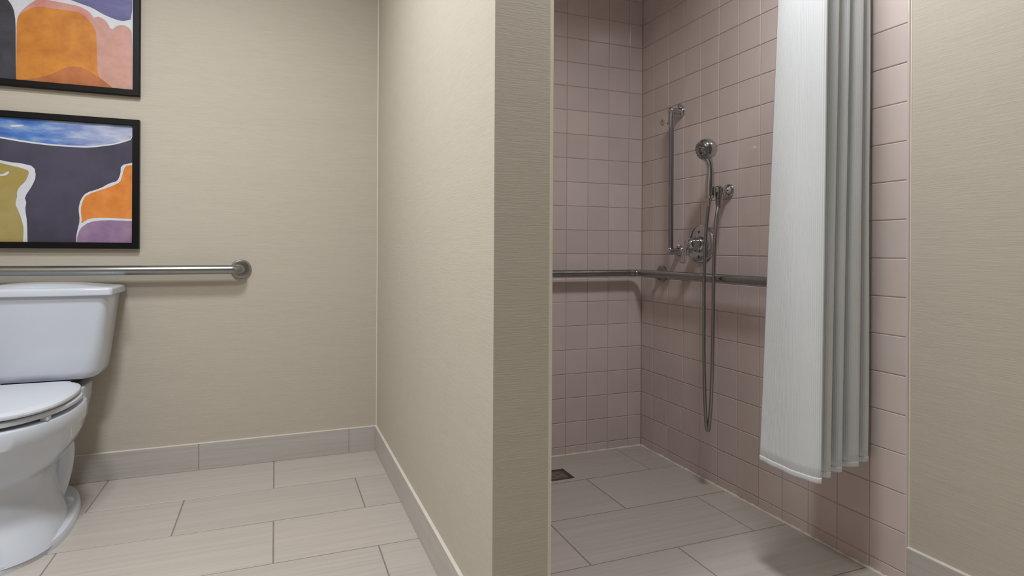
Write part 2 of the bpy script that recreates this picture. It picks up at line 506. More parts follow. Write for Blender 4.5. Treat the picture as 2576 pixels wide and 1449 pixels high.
ART_LOWER = {'skyline': [(-1.035, 1.4213), (-0.9562, 1.4117), (-0.53, 1.4126), (-0.5297, 1.351), (-0.5648, 1.3352), (-0.5953, 1.3239), (-0.6724, 1.3076), (-0.7353, 1.3064), (-0.797, 1.3072), (-0.8774, 1.3134), (-0.9559, 1.3243), (-1.035, 1.3348)], 'blue': [(-1.035, 1.4213), (-0.9562, 1.4117), (-0.53, 1.4126), (-0.5297, 1.3572), (-0.5649, 1.3413), (-0.5953, 1.329), (-0.6724, 1.3136), (-0.7353, 1.3124), (-0.797, 1.3131), (-0.8775, 1.3197), (-0.9559, 1.3305), (-1.035, 1.3406)], 'tear': [(-1.035, 1.2508), (-0.9555, 1.2436), (-0.9322, 1.2377), (-0.8929, 1.2351), (-0.8511, 1.2253), (-0.8449, 1.1865), (-0.8568, 1.1518), (-0.8805, 1.107), (-0.8744, 1.0877), (-0.8783, 1.0633), (-0.8721, 1.0147), (-0.8705, 0.9027), (-1.035, 0.9024)], 'olive': [(-1.035, 1.2388), (-0.9555, 1.233), (-0.9321, 1.2271), (-0.8928, 1.2182), (-0.8658, 1.2074), (-0.8709, 1.1853), (-0.8788, 1.1654), (-0.8965, 1.1452), (-0.9043, 1.1255), (-0.9022, 1.111), (-0.9088, 1.0817), (-0.9, 1.0578), (-0.89, 1.0289), (-0.882, 0.9902), (-0.8843, 0.9027), (-1.035, 0.9024)], 'tear2': [(-0.5293, 1.257), (-0.5697, 1.246), (-0.5708, 1.2102), (-0.5816, 1.1816), (-0.6076, 1.1728), (-0.6376, 1.1512), (-0.6864, 1.1316), (-0.7031, 1.1035), (-0.71, 1.0682), (-0.7048, 1.0234), (-0.713, 0.9832), (-0.7162, 0.9632), (-0.716, 0.9033), (-0.5276, 0.904)], 'orange': [(-0.5292, 1.2483), (-0.5557, 1.2442), (-0.5664, 1.2002), (-0.5729, 1.1769), (-0.6075, 1.1576), (-0.6842, 1.1242), (-0.6967, 1.0987), (-0.7029, 1.0684), (-0.6985, 1.026), (-0.7014, 1.0109), (-0.6754, 1.0316), (-0.6285, 1.0362), (-0.5282, 1.0335)], 'plum': [(-0.7139, 0.9033), (-0.7129, 0.9633), (-0.7038, 0.9934), (-0.6753, 1.018), (-0.6285, 1.0271), (-0.5282, 1.0258), (-0.5276, 0.904)], 'dash': [(-0.9269, 1.3717), (-0.9171, 1.3773), (-0.8817, 1.3792), (-0.8856, 1.374), (-0.9171, 1.3696)], 'dash2': [(-1.035, 1.1869), (-0.9553, 1.1883), (-0.9398, 1.1954), (-0.932, 1.2025), (-0.9262, 1.2009), (-0.9339, 1.187), (-0.9552, 1.183), (-1.035, 1.1821)]}

# ------------------------------------------------------------------ toilet
TX = -0.785
def egg(z, yf, yb, hw, yw, nf=2.0, nb=2.6, n=56, cx=TX):
    """plan outline: front end yf, back end yb, widest (hw) at yw"""
    out = []
    for k in range(n):
        a = 2 * math.pi * k / n
        c, s = math.cos(a), math.sin(a)
        if s < 0:
            e = nf; ly = yw - yf
        else:
            e = nb; ly = yb - yw
        x = hw * math.copysign(abs(c) ** (2 / e), c)
        y = ly * math.copysign(abs(s) ** (2 / e), s)
        out.append(Vector((cx + x, yw + y, z)))
    return out
toilet = thing('toilet', (TX, 2.42, 0), 'white two-piece toilet with closed lid standing at the beige back wall', 'toilet')
mb = MB()
mb.rings([egg(0.0, 2.066, 2.752, 0.174, 2.30, 2.0, 2.1), egg(0.018, 2.066, 2.752, 0.174, 2.30, 2.0, 2.1), egg(0.026, 2.070, 2.748, 0.170, 2.30, 2.0, 2.1),
          egg(0.032, 2.080, 2.735, 0.158, 2.30, 2.0, 2.1)], (True, True))
foot = mb.build('foot', M['china'], toilet, True)
mb = MB()
mb.rings([egg(0.015, 2.068, 2.640, 0.165, 2.25, 2.0, 2.0), egg(0.05, 2.085, 2.640, 0.150, 2.26, 2.0, 2.0), egg(0.10, 2.122, 2.645, 0.118, 2.29, 2.0, 2.2),
          egg(0.15, 2.150, 2.655, 0.097, 2.33, 2.0, 2.6), egg(0.188, 2.155, 2.670, 0.096, 2.36, 2.0, 2.8), egg(0.208, 2.146, 2.685, 0.104, 2.36, 2.0, 2.8), egg(0.216, 2.134, 2.690, 0.120, 2.36, 2.0, 2.8),
          egg(0.24, 2.118, 2.700, 0.138, 2.36, 2.0, 2.7), egg(0.275, 2.090, 2.715, 0.162, 2.36, 2.0, 2.6), egg(0.31, 2.070, 2.725, 0.178, 2.36, 2.0, 2.6),
          egg(0.340, 2.060, 2.735, 0.1855, 2.36, 2.0, 2.6), egg(0.347, 2.054, 2.738, 0.190, 2.36, 2.0, 2.6), egg(0.385, 2.052, 2.740, 0.191, 2.36, 2.0, 2.6),
          egg(0.396, 2.056, 2.738, 0.187, 2.36, 2.0, 2.6), egg(0.400, 2.066, 2.730, 0.178, 2.36, 2.0, 2.6)], (True, True))
bowl = mb.build('bowl', M['china'], toilet, True)
# narrow the rear half of the bowl towards the tank deck
for vtx in bowl.data.vertices:
    y = vtx.co.y + 2.42
    if y > 2.46:
        k = min(1.0, (y - 2.46) / 0.16); k = k * k * (3 - 2 * k)
        z = vtx.co.z
        if z > 0.2: vtx.co.x *= 1 - 0.22 * k
        else: vtx.co.x *= 1 - 0.12 * k
# trapway bulge on each flank
for sx in (1, -1):
    MB().tube(smooth_path([(TX + sx * 0.055, 2.54, 0.05), (TX + sx * 0.070, 2.57, 0.13), (TX + sx * 0.066, 2.61, 0.20), (TX + sx * 0.05, 2.60, 0.27)], 8), 0.046, 18).build('trapway', M['china'], toilet, True)
# tank
def rrect(x0, x1, y0, y1, z, r, bow=0.0, n=8):
    """rounded plan rectangle with a bowed front (y0 side)"""
    pts = []
    for (cx, cy, a0) in ((x1 - r, y1 - r, 0), (x0 + r, y1 - r, 90), (x0 + r, y0 + r, 180), (x1 - r, y0 + r, 270)):
        for k in range(n + 1):
            a = math.radians(a0 + 90 * k / n)
            pts.append(Vector((cx + r * math.cos(a), cy + r * math.sin(a), z)))
        if a0 == 180:
            for k in range(1, 12):
                t = k / 12
                pts.append(Vector((x0 + r + (x1 - x0 - 2 * r) * t, y0, z)))
    xm, hw = (x0 + x1) / 2, (x1 - x0) / 2
    for p in pts:
        if p.y < (y0 + y1) / 2:
            p.y -= bow * (1 - ((p.x - xm) / hw) ** 2)
    return pts
def trect(z, hw, yf, yb, r, bow): return rrect(TX - hw, TX + hw, yf, yb, z, r, bow)
mb = MB()
mb.rings([trect(0.440, 0.150, 2.615, 2.755, 0.035, 0.005), trect(0.4445, 0.172, 2.600, 2.770, 0.045, 0.008), trect(0.455, 0.1835, 2.594, 2.780, 0.045, 0.010), trect(0.472, 0.189, 2.592, 2.782, 0.042, 0.011),
          trect(0.55, 0.198, 2.589, 2.784, 0.036, 0.013), trect(0.65, 0.2085, 2.586, 2.786, 0.030, 0.014), trect(0.742, 0.2185, 2.584, 2.788, 0.026, 0.015), trect(0.749, 0.2190, 2.584, 2.788, 0.026, 0.015)], (True, True))
tank = mb.build('tank', M['china'], toilet, True)
mb = MB()
def lrect(z, d): return rrect(TX - 0.234 + d, TX + 0.234 - d, 2.571 + d, 2.794 - d * 0.4, z, 0.013, 0.016)
mb.rings([lrect(0.745, 0.010), lrect(0.7455, 0.003), lrect(0.748, 0.0), lrect(0.7665, 0.0), lrect(0.7705, 0.002), lrect(0.7735, 0.007), lrect(0.7755, 0.018)], (True, False))
lidtop = lrect(0.7755, 0.018)
cxy = Vector((TX, 2.684, 0))
dome = []
for k, t in enumerate((1.0, 0.8, 0.6, 0.4, 0.2, 0.04)):
    ring_ = []
    for p in lidtop:
        q = cxy + (p - cxy) * t
        q.z = 0.7755 + 0.0155 * (1 - (abs(q.x - TX) / 0.216) ** 2) * (1 - t ** 4)
        ring_.append(q)
    dome.append(ring_)
mb.rings(dome, (False, True))
mb.build('tank_lid', M['china'], toilet, True)
MB().box((TX - 0.10, 2.60, 0.396), (TX + 0.10, 2.74, 0.442)).build('tank_gasket', M['rubber'], toilet)
MB().rings([egg(0.235, 2.50, 2.735, 0.092, 2.62, 3.0, 3.5), egg(0.285, 2.49, 2.755, 0.120, 2.63, 3.2, 3.8), egg(0.33, 2.49, 2.768, 0.136, 2.64, 3.6, 4.2), egg(0.37, 2.50, 2.773, 0.141, 2.65, 4.0, 4.5), egg(0.408, 2.53, 2.775, 0.142, 2.66, 4.5, 4.5), egg(0.413, 2.535, 2.77, 0.137, 2.66, 4.5, 4.5)], (True, True)).build('deck', M['china'], toilet, True)
# seat ring and lid
HALF = [(2.066, 0.0), (2.0675, 0.022), (2.073, 0.048), (2.083, 0.075), (2.100, 0.102), (2.125, 0.127), (2.158, 0.149), (2.200, 0.166), (2.250, 0.177), (2.305, 0.182), (2.360, 0.183), (2.415, 0.1795), (2.460, 0.172), (2.495, 0.161), (2.520, 0.149), (2.532, 0.139), (2.538, 0.128), (2.548, 0.120), (2.561, 0.117), (2.563, 0.105), (2.563, 0.06), (2.563, 0.0)]
def lid_sec(z, d):
    """lid outline inset by d"""
    ym = 2.33
    right = []
    for y, w in HALF:
        ky = (abs(y - ym) - d) / abs(y - ym) if abs(y - ym) > 1e-6 else 1
        kw = (w - d) / w if w > d else 0
        right.append((w * (0.183 - d) / 0.183, ym + (y - ym) * ky))
    pts = [Vector((TX + w, y, z)) for w, y in right] + [Vector((TX - w, y, z)) for w, y in reversed(right[1:-1])]
    return pts
def seat_sec(z, d, rear=2.545):
    return egg(z, 2.066 + d, rear - d * 0.5, 0.185 - d, 2.35, 2.0, 3.2)
def ring_mesh(zs, inner):
    outer = [seat_sec(z, d) for z, d in zs]
    inn = [egg(z, 2.066 + inner + d, 2.47, 0.184 - inner - d, 2.33, 2.0, 2.2) for z, d in reversed(zs)]
    mb = MB(); mb.rings(outer + inn + [outer[0]], (False, False)); return mb
seat = ring_mesh([(0.4105, 0.004), (0.413, 0.0), (0.422, 0.0), (0.4255, 0.003), (0.427, 0.010)], 0.062).build('seat_ring', M['seat'], toilet, True)
for sx in (-1, 1):
    for yy in (2.20, 2.42):
        MB().box((TX + sx * 0.145 - 0.010, yy - 0.014, 0.4005), (TX + sx * 0.145 + 0.010, yy + 0.014, 0.4118)).build('bumper', M['seat'], seat)
mb = MB()
lz = [(0.4315, 0.006), (0.433, 0.002), (0.438, 0.001), (0.4435, 0.003), (0.4475, 0.010), (0.4500, 0.022)]
mb.rings([lid_sec(z, d) for z, d in lz], (True, False))
top_ = lid_sec(0.4500, 0.022)
cc = Vector((TX, 2.33, 0)); rr_ = []
for t in (1.0, 0.75, 0.5, 0.25, 0.03):
    q_ = []
    for p in top_:
        q = cc + (p - cc) * t; q.z = 0.4500 + 0.003 * (1 - t * t); q_.append(q)
    rr_.append(q_)
mb.rings(rr_, (False, True))
lid = mb.build('seat_lid', M['seat'], toilet, True)
for sx in (-1, 1):
    MB().lathe((TX + sx * 0.075 - 0.022, 2.566, 0.428), (1, 0, 0), [(0, 0.008), (0.002, 0.012), (0.042, 0.012), (0.044, 0.008)], 16).build('hinge', M['seat'], toilet, True)
    MB().lathe((TX + sx * 0.118, 2.52, 0.030), (0, 0, 1), [(0, 0.017), (0.010, 0.016), (0.018, 0.011), (0.021, 0.004)], 18).build('bolt_cap', M['china'], toilet, True)

# ------------------------------------------------------------------ grab bar behind the toilet
GY, GZ = YB - 0.057, 0.8305
gb = thing('grab_bar', (-0.60, YB, GZ), 'brushed steel grab bar on the papered wall above the toilet', 'grab bar')
x0, x1 = -1.045, -0.134
path = [(x0, YB - 0.003, GZ)] + bend((x0, YB, GZ), (x0, GY, GZ), (x1, GY, GZ), 0.035) + bend((x0, GY, GZ), (x1, GY, GZ), (x1, YB, GZ), 0.035) + [(x1, YB - 0.003, GZ)]
MB().tube(path, 0.0188, 24).build('rail', M['steel'], gb, True)
for x in (x0, x1):
    MB().lathe((x, YB - 0.0002, GZ), (0, -1, 0), [(0, 0.0405), (0.006, 0.0405), (0.0095, 0.038), (0.011, 0.033), (0.0115, 0.020)], 32).build('flange', M['steel'], gb, True)

# ------------------------------------------------------------------ framed pictures
def picture(z0, z1, art, layers, bgmat, label):
    xa, xb, d = -1.065, -0.5055, 0.024
    t = thing('framed_picture', ((xa + xb) / 2, YB, z0), label, 'picture', 'framed abstract pictures')
    fw = 0.024
    for nm, a, b, c in (('frame_rail', (xa, z0), (xb, z0), 0), ('frame_rail', (xa, z1), (xb, z1), 1), ('frame_stile', (xa, z0), (xa, z1), 2), ('frame_stile', (xb, z0), (xb, z1), 3)):
        # mitred bar: outer edge, inner edge
        if c == 0: o_, i_ = ((xa, z0), (xb, z0)), ((xa + fw, z0 + fw), (xb - fw, z0 + fw))
        if c == 1: o_, i_ = ((xb, z1), (xa, z1)), ((xb - fw, z1 - fw), (xa + fw, z1 - fw))
        if c == 2: o_, i_ = ((xa, z1), (xa, z0)), ((xa + fw, z1 - fw), (xa + fw, z0 + fw))
        if c == 3: o_, i_ = ((xb, z0), (xb, z1)), ((xb - fw, z0 + fw), (xb - fw, z1 - fw))
        def P3(p, y): return (p[0], y, p[1])
        def inn(p, q, k): return (p[0] + (q[0] - p[0]) * k, p[1] + (q[1] - p[1]) * k)
        yb_, yf_ = YB - 0.0005, YB - d
        rings = []
        for e in (0, 1):
            o, i = o_[e], i_[e]
            rings.append([P3(o, yb_), P3(o, yf_ + 0.002), P3(inn(o, i, 0.08), yf_), P3(inn(o, i, 0.92), yf_), P3(i, yf_ + 0.002), P3(i, yb_)])
        MB().rings(rings).build(nm, M['frame'], t)
    yb_ = YB - 0.012
    X0, X1, Z0_, Z1_ = xa + fw - 0.002, xb - fw + 0.002, z0 + fw - 0.002, z1 - fw + 0.002
    pr = MB(); pr.box((X0, yb_, Z0_), (X1, yb_ + 0.006, Z1_))
    mats = [bgmat]
    for k, (nm, mt) in enumerate(layers):
        pts = [(min(max(x, X0 + 0.0005), X1 - 0.0005), min(max(z, Z0_ + 0.0005), Z1_ - 0.0005)) for x, z in art[nm]]
        if mt not in mats: mats.append(mt)
        # soften the outline a little
        n = len(pts); sm = []
        for i in range(n):
            a, b = pts[i], pts[(i + 1) % n]
            sm.append((a[0] * 0.78 + b[0] * 0.22, a[1] * 0.78 + b[1] * 0.22)); sm.append((a[0] * 0.22 + b[0] * 0.78, a[1] * 0.22 + b[1] * 0.78))
        keep = []
        for i in range(n):
            p = pts[i]
            on_edge = p[0] < X0 + 0.002 or p[0] > X1 - 0.002 or p[1] < Z0_ + 0.002 or p[1] > Z1_ - 0.002
            if on_edge: keep.append(p)
            else: keep += [sm[(2 * i - 1) % (2 * n)], sm[2 * i]]
        y = yb_ - 0.00012 * (k + 1)
        from mathutils.geometry import tessellate_polygon
        tris = tessellate_polygon([[Vector((x, z, 0)) for x, z in keep]])
        pr.cur = mats.index(mt)
        fs = []
        for a, b, c in tris:
            (ax, az), (bx, bz), (cx_, cz) = keep[a], keep[b], keep[c]
            # face towards -Y
            if (bx - ax) * (cz - az) - (bz - az) * (cx_ - ax) < 0: a, b = b, a
            fs.append((a, b, c))
        pr.add([(x, y, z) for x, z in keep], fs)
    pr.build('art_print', mats, t)
    return t
def wash(name, a, b, scale=(14, 14, 14)): return paint(name, [(0.33, a), (0.67, b)], scale)
A = {'paper': wash('print_white', rgb(206, 208, 218), rgb(220, 222, 230)), 'slate': wash('print_slate', rgb(54, 52, 60), rgb(70, 68, 80)),
     'rose': wash('print_rose', rgb(196, 128, 122), rgb(214, 158, 150)), 'mauve': wash('print_mauve', rgb(188, 140, 122), rgb(206, 158, 152)),
     'amber': wash('print_amber', rgb(188, 112, 38), rgb(214, 140, 52)), 'sienna': wash('print_sienna', rgb(164, 92, 48), rgb(190, 116, 66)),
     'violet': wash('print_violet', rgb(84, 84, 132), rgb(110, 108, 158), (6, 6, 22)),
     'night': wash('print_night', rgb(62, 59, 76), rgb(76, 72, 92), (8, 8, 8)), 'olive': wash('print_olive', rgb(160, 140, 66), rgb(172, 156, 104), (9, 9, 9)),
     'orange': wash('print_orange', rgb(206, 118, 42), rgb(226, 144, 70)), 'plum': wash('print_plum', rgb(132, 104, 142), rgb(160, 130, 160))}
def sky_wash():
    w = Mat('print_blue', rgb(80, 120, 190), rough=0.45, spec=0.4)
    n = w.noise(w.coords((9, 9, 34), 'Position'), 4.0, 0.6)
    sep = w.node('ShaderNodeSeparateXYZ')
    w.link(w.node('ShaderNodeNewGeometry').outputs['Position'], sep.inputs[0])
    mr = w.node('ShaderNodeMapRange')
    mr.inputs['From Min'].default_value = -1.0; mr.inputs['From Max'].default_value = -0.52
    w.link(sep.outputs['X'], mr.inputs['Value'])
    a = w.ramp(n, [(0.34, rgb(60, 96, 176)), (0.5, rgb(86, 130, 200)), (0.66, rgb(150, 172, 205))])
    b = w.ramp(n, [(0.34, rgb(142, 150, 182)), (0.5, rgb(176, 180, 204)), (0.66, rgb(206, 206, 220))])
    r = w.ramp(mr.outputs[0], [(0.35, (0, 0, 0, 1)), (0.95, (1, 1, 1, 1))])
    w.set_color(w.mix(r, a, b))
    return w.m
A['blue'] = sky_wash()
picture(1.5225, 2.036, ART_UPPER, [('slate', A['slate']), ('rose', A['rose']), ('mauve', A['mauve']), ('amber', A['amber']), ('sienna', A['sienna']), ('violet', A['violet'])], A['paper'],
        'black framed abstract print dominated by a large amber block, the upper picture')
picture(0.9148, 1.4280, ART_LOWER, [('skyline', A['paper']), ('blue', A['blue']), ('tear', A['paper']), ('olive', A['olive']), ('tear2', A['paper']), ('orange', A['orange']), ('plum', A['plum']), ('dash', A['paper']), ('dash2', A['paper'])], A['night'],
        'black framed abstract print with blue sky over dark slate, just above the grab bar')

# ------------------------------------------------------------------ shower: corner grab bar
DZ = 0.8155
D = 0.052
sg = thing('corner_grab_bar', (XR, YS, DZ), 'dark steel grab bar wrapping the pink tiled shower corner', 'grab bar')
xe, ye = 0.70, 1.40
path = [(xe, YS - 0.003, DZ)] + bend((xe, YS, DZ), (xe, YS - D, DZ), (XR, YS - D, DZ), 0.035) + bend((xe, YS - D, DZ), (XR - D, YS - D, DZ), (XR - D, ye, DZ), 0.030) \
    + bend((XR - D, YS, DZ), (XR - D, ye, DZ), (XR, ye, DZ), 0.035) + [(XR - 0.003, ye, DZ)]
MB().tube(path, 0.0158, 24).build('rail', M['steel'], sg, True)
def flange(parent, p, ax, r=0.037, mat='steel', t=0.010):
    return MB().lathe(p, ax, [(0, r), (t * 0.55, r), (t * 0.85, r * 0.93), (t, r * 0.82), (t * 1.05, r * 0.5)], 32).build('flange', M[mat], parent, True)
flange(sg, (xe, YS, DZ), (0, -1, 0)); flange(sg, (XR, ye, DZ), (-1, 0, 0)); flange(sg, (XR, 2.262, DZ), (-1, 0, 0))
MB().tube([(XR - 0.004, 2.262, DZ), (XR - D, 2.262, DZ)], 0.0125, 16).build('post', M['steel'], sg, True)
MB().lathe((XR - D - 0.048, YS - D, DZ), (1, 0, 0), [(0, 0.0168), (0.014, 0.0168)], 24).build('joint_sleeve', M['chrome'], sg, True)

# ------------------------------------------------------------------ shower: slide bar
BX, BY = XR - 0.050, 2.133
sb = thing('slide_bar', (XR, BY, 0.90), 'tall vertical chrome slide bar on the pink tiles above the corner bar', 'slide bar')
MB().tube([(BX, BY, 0.925), (BX, BY, 1.505)], 0.0105, 20).build('bar', M['dull_chrome'], sb, True)
for z, nm in ((1.512, 'upper_mount'), (0.917, 'lower_mount')):
    mb = MB()
    mb.lathe((XR - 0.0005, BY, z), (-1, 0, 0), [(0, 0.0245), (0.006, 0.0245), (0.010, 0.022), (0.014, 0.014), (0.030, 0.0125), (0.040, 0.0135), (0.050, 0.0150), (0.060, 0.0135), (0.064, 0.008)], 24)
    m_ = mb.build(nm, M['chrome'], sb, True)
    MB().lathe((XR - 0.012, BY - 0.004, z + 0.016), (-0.25, -0.3, 1), [(0, 0.0085), (0.010, 0.0085), (0.014, 0.004)], 14).build('set_screw', M['chrome'], m_, True)
MB().lathe((BX, BY, 1.438), (0, 0, 1), [(0, 0.0112), (0.002, 0.0128), (0.064, 0.0140), (0.078, 0.0125), (0.082, 0.009)], 24).build('sleeve', M['chrome'], sb, True)
MB().lathe((BX, BY + 0.010, 1.462), (-0.25, 1, -0.1), [(0, 0.004), (0.004, 0.004), (0.005, 0.007), (0.010, 0.007), (0.011, 0.005)], 18).build('clamp_knob', M['dull_chrome'], sb, True)
MB().tube(bend((BX, BY, 1.0), (BX, BY, 0.917), (XR, BY, 0.917), 0.016) + [(BX + 0.03, BY, 0.917)], 0.0112, 18).build('lower_elbow', M['dull_chrome'], sb, True)

wp = thing('wall_plug', (XR, 2.263, 1.497), 'small round cream cap on a tile beside the slide bar top', 'cap')
MB().lathe((XR, 2.263, 1.497), (-1, 0, 0), [(0, 0.0175), (0.0015, 0.0175), (0.003, 0.014), (0.0036, 0.008)], 24).build('disc', M['plug'], wp, True)
MB().lathe((XR - 0.0034, 2.263, 1.497), (-1, 0, 0), [(0, 0.0045), (0.001, 0.004)], 12).build('screw_head', M['screw'], wp, True)

# ------------------------------------------------------------------ shower: holder, hand shower, hose, valve
HX, HY = 1.523, 1.842
hb = thing('shower_holder', (XR, HY, 1.148), 'chrome wall bracket gripping the hand shower', 'bracket')
MB().lathe((XR - 0.0005, HY - 0.004, 1.148), (-1, 0, 0), [(0, 0.0265), (0.005, 0.0265), (0.010, 0.024), (0.014, 0.016), (0.018, 0.013)], 28).build('wall_flange', M['chrome'], hb, True)
MB().lathe((XR - 0.016, HY - 0.004, 1.148), (-1, 0, 0.02), [(0, 0.0105), (0.012, 0.0105), (0.013, 0.014), (0.026, 0.014), (0.028, 0.0105), (0.040, 0.0105), (0.042, 0.013), (0.056, 0.013)], 22).build('arm', M['chrome'], hb, True)
MB().lathe((1.560, HY - 0.006, 1.116), (0, 0, 1), [(0, 0.010), (0.002, 0.0125), (0.028, 0.0135), (0.044, 0.0135), (0.048, 0.010)], 22).build('elbow_body', M['dull_chrome'], hb, True)
# cradle: an open C round the handle
mb = MB(); rings = []
for k in range(15):
    a = math.radians(-80 + 160 * k / 14)
    dx, dy = math.cos(a), math.sin(a)
    rings.append([Vector((HX + 0.0005 + dx * r, HY + dy * r, z)) for r, z in ((0.0182, 1.128), (0.0225, 1.128), (0.0225, 1.160), (0.0178, 1.160))])
mb.rings(rings)
mb.build('cradle', M['chrome'], hb, True)

hs = thing('hand_shower', (HX, HY, 1.12), 'chrome hand shower with round spray head hanging in its bracket', 'shower head')
hp = smooth_path([(HX, HY + 0.002, 1.118), (HX, HY + 0.001, 1.140), (HX + 0.001, HY, 1.175), (HX + 0.003, HY, 1.215), (HX - 0.001, HY, 1.248), (HX - 0.012, HY, 1.272), (HX - 0.022, HY, 1.288)], 6)
L_ = len(hp)
def prof(t):
    ks = [(0, .0145), (.06, .0165), (.25, .0170), (.42, .0150), (.58, .0128), (.72, .0140), (.88, .022), (1, .029)]
    for (a, b), (c, d) in zip(ks, ks[1:]):
        if t <= c: return b + (d - b) * (t - a) / (c - a)
    return ks[-1][1]
MB().tube(hp, [prof(i / (L_ - 1)) for i in range(L_)], 22).build('handle', M['chrome'], hs, True)
nrm = Vector((-0.90, 0.02, -0.30)).normalized()
hc = Vector((HX - 0.010, HY, 1.302))
MB().lathe(hc - nrm * 0.022, nrm, [(-0.010, 0.004), (-0.008, 0.016), (-0.001, 0.028), (0.010, 0.036), (0.024, 0.0400), (0.034, 0.0400), (0.042, 0.0380), (0.047, 0.0345), (0.050, 0.0325)], 36).build('head', M['chrome'], hs, True)
face = MB().lathe(hc + nrm * 0.026, nrm, [(0, 0.0345), (0.004, 0.0335), (0.006, 0.030), (0.0065, 0.024), (0.005, 0.022), (0.0075, 0.020), (0.0085, 0.012), (0.006, 0.010), (0.008, 0.008), (0.0085, 0.002)], 36).build('spray_face', M['dull_chrome'], hs, True)
u_ = nrm.orthogonal().normalized(); w_ = nrm.cross(u_)
for k in range(14):
    a = 2 * math.pi * k / 14
    MB().lathe(hc + nrm * 0.030 + (u_ * math.cos(a) + w_ * math.sin(a)) * 0.0268, nrm, [(0, 0.0022), (0.005, 0.0016)], 8).build('nozzle', M['nozzle'], face, True)
MB().lathe(hc + nrm * 0.034 + u_ * 0.0, nrm, [(0, 0.0085), (0.003, 0.008), (0.004, 0.005)], 18).build('centre_jet', M['nozzle'], face, True)

ho = thing('shower_hose', (HX, HY, 0.23), 'long silver metal hose looping down from the hand shower', 'hose')
pts = [(HX, HY + 0.004, 1.092), (HX, HY + 0.012, 1.05), (HX, HY + 0.021, 0.97), (HX - 0.001, HY + 0.026, 0.86), (HX - 0.001, HY + 0.027, 0.70), (HX, HY + 0.0265, 0.52), (HX, HY + 0.021, 0.36), (HX + 0.002, HY + 0.014, 0.258), (HX + 0.005, HY + 0.0095, 0.239),
       (HX + 0.008, HY + 0.005, 0.258), (HX + 0.010, HY - 0.003, 0.36), (HX + 0.009, HY - 0.010, 0.52), (HX + 0.006, HY - 0.0165, 0.70), (HX + 0.004, HY - 0.021, 0.86), (HX + 0.008, HY - 0.022, 0.96), (HX + 0.020, HY - 0.014, 1.04), (HX + 0.034, HY - 0.007, 1.088)]
MB().tube(smooth_path(pts, 10), 0.0065, 14).build('tube', M['hose'], ho, True)
MB().lathe((HX, HY + 0.0045, 1.088), (0, -0.06, 1), [(0, 0.0072), (0.004, 0.0082), (0.028, 0.0100), (0.033, 0.0095)], 18).build('nut', M['chrome'], ho, True)
MB().lathe((1.559, HY - 0.0065, 1.080), (0, 0.0, 1), [(0, 0.0078), (0.004, 0.0095), (0.030, 0.0112), (0.036, 0.0105)], 18).build('nut', M['dull_chrome'], ho, True)

VY, VZ = 2.0, 0.945
va = thing('shower_valve', (XR, VY, VZ), 'round chrome shower valve with lever set in the pink tiles', 'valve')
esc = MB().lathe((XR, VY, VZ), (-1, 0, 0), [(0, 0.0815), (0.003, 0.0815), (0.006, 0.0790), (0.0085, 0.072), (0.0105, 0.060), (0.012, 0.042), (0.0125, 0.02)], 48).build('escutcheon', M['chrome'], va, True)
for dz in (0.050, -0.050):
    MB().lathe((XR - 0.0105, VY, VZ + dz), (-1, 0, 0), [(0, 0.006), (0.002, 0.0055), (0.0028, 0.003)], 14).build('screw', M['screw'], esc, True)
MB().lathe((XR - 0.011, VY, VZ), (-1, 0, 0), [(0, 0.034), (0.008, 0.034), (0.012, 0.030), (0.020, 0.027), (0.036, 0.0265), (0.050, 0.024), (0.058, 0.018), (0.062, 0.008)], 32).build('hub', M['chrome'], va, True)
lp = smooth_path([(XR - 0.050, VY - 0.002, VZ + 0.008), (XR - 0.064, VY + 0.004, VZ + 0.002), (XR - 0.073, VY + 0.008, VZ - 0.022), (XR - 0.077, VY + 0.010, VZ - 0.050), (XR - 0.082, VY + 0.011, VZ - 0.078)], 6)
n_ = len(lp); mb = MB(); rings = []
for i, p in enumerate(lp):
    t = i / (n_ - 1)
    tan = (lp[min(i + 1, n_ - 1)] - lp[max(i - 1, 0)]).normalized()
    side = Vector((0, 1, 0)); side = (side - tan * side.dot(tan)).normalized(); nn = tan.cross(side)
    wv = 0.016 - 0.006 * math.sin(math.pi * min(t * 1.2, 1)) + 0.002 * t; tv = 0.0075 - 0.003 * t
    if i == n_ - 1: wv *= 0.6; tv *= 0.6
    rings.append([p + side * wv * math.cos(2 * math.pi * k / 16) + nn * tv * math.sin(2 * math.pi * k / 16) for k in range(16)])
mb.rings(rings).build('lever', M['chrome'], va, True)

# ------------------------------------------------------------------ floor drain
dr = thing('floor_drain', ((DR[0] + DR[2]) / 2, (DR[1] + DR[3]) / 2, 0), 'square tarnished drain grate sunk in the shower floor', 'drain')
a0, b0, a1, b1 = DR
w0 = 0.018
MB().box((a0 + 0.001, b0 + 0.001, -0.0076), (a1 - 0.001, b1 - 0.001, -0.006)).build('sump', M['void'], dr)
for (p, q) in (((a0, b0), (a1, b0 + w0)), ((a0, b1 - w0), (a1, b1)), ((a0, b0 + w0), (a0 + w0, b1 - w0)), ((a1 - w0, b0 + w0), (a1, b1 - w0))):
    MB().box((p[0] + 0.0006, p[1] + 0.0006, -0.0058), (q[0] - 0.0006, q[1] - 0.0006, -0.0008)).build('rim', M['bronze'], dr)
nb = 6
for k in range(nb):
    yy = b0 + w0 + (b1 - b0 - 2 * w0) * (k + 0.5) / nb
    MB().box((a0 + w0, yy - 0.0026, -0.0058), (a1 - w0, yy + 0.0026, -0.0012)).build('grate_bar', M['bronze'], dr)

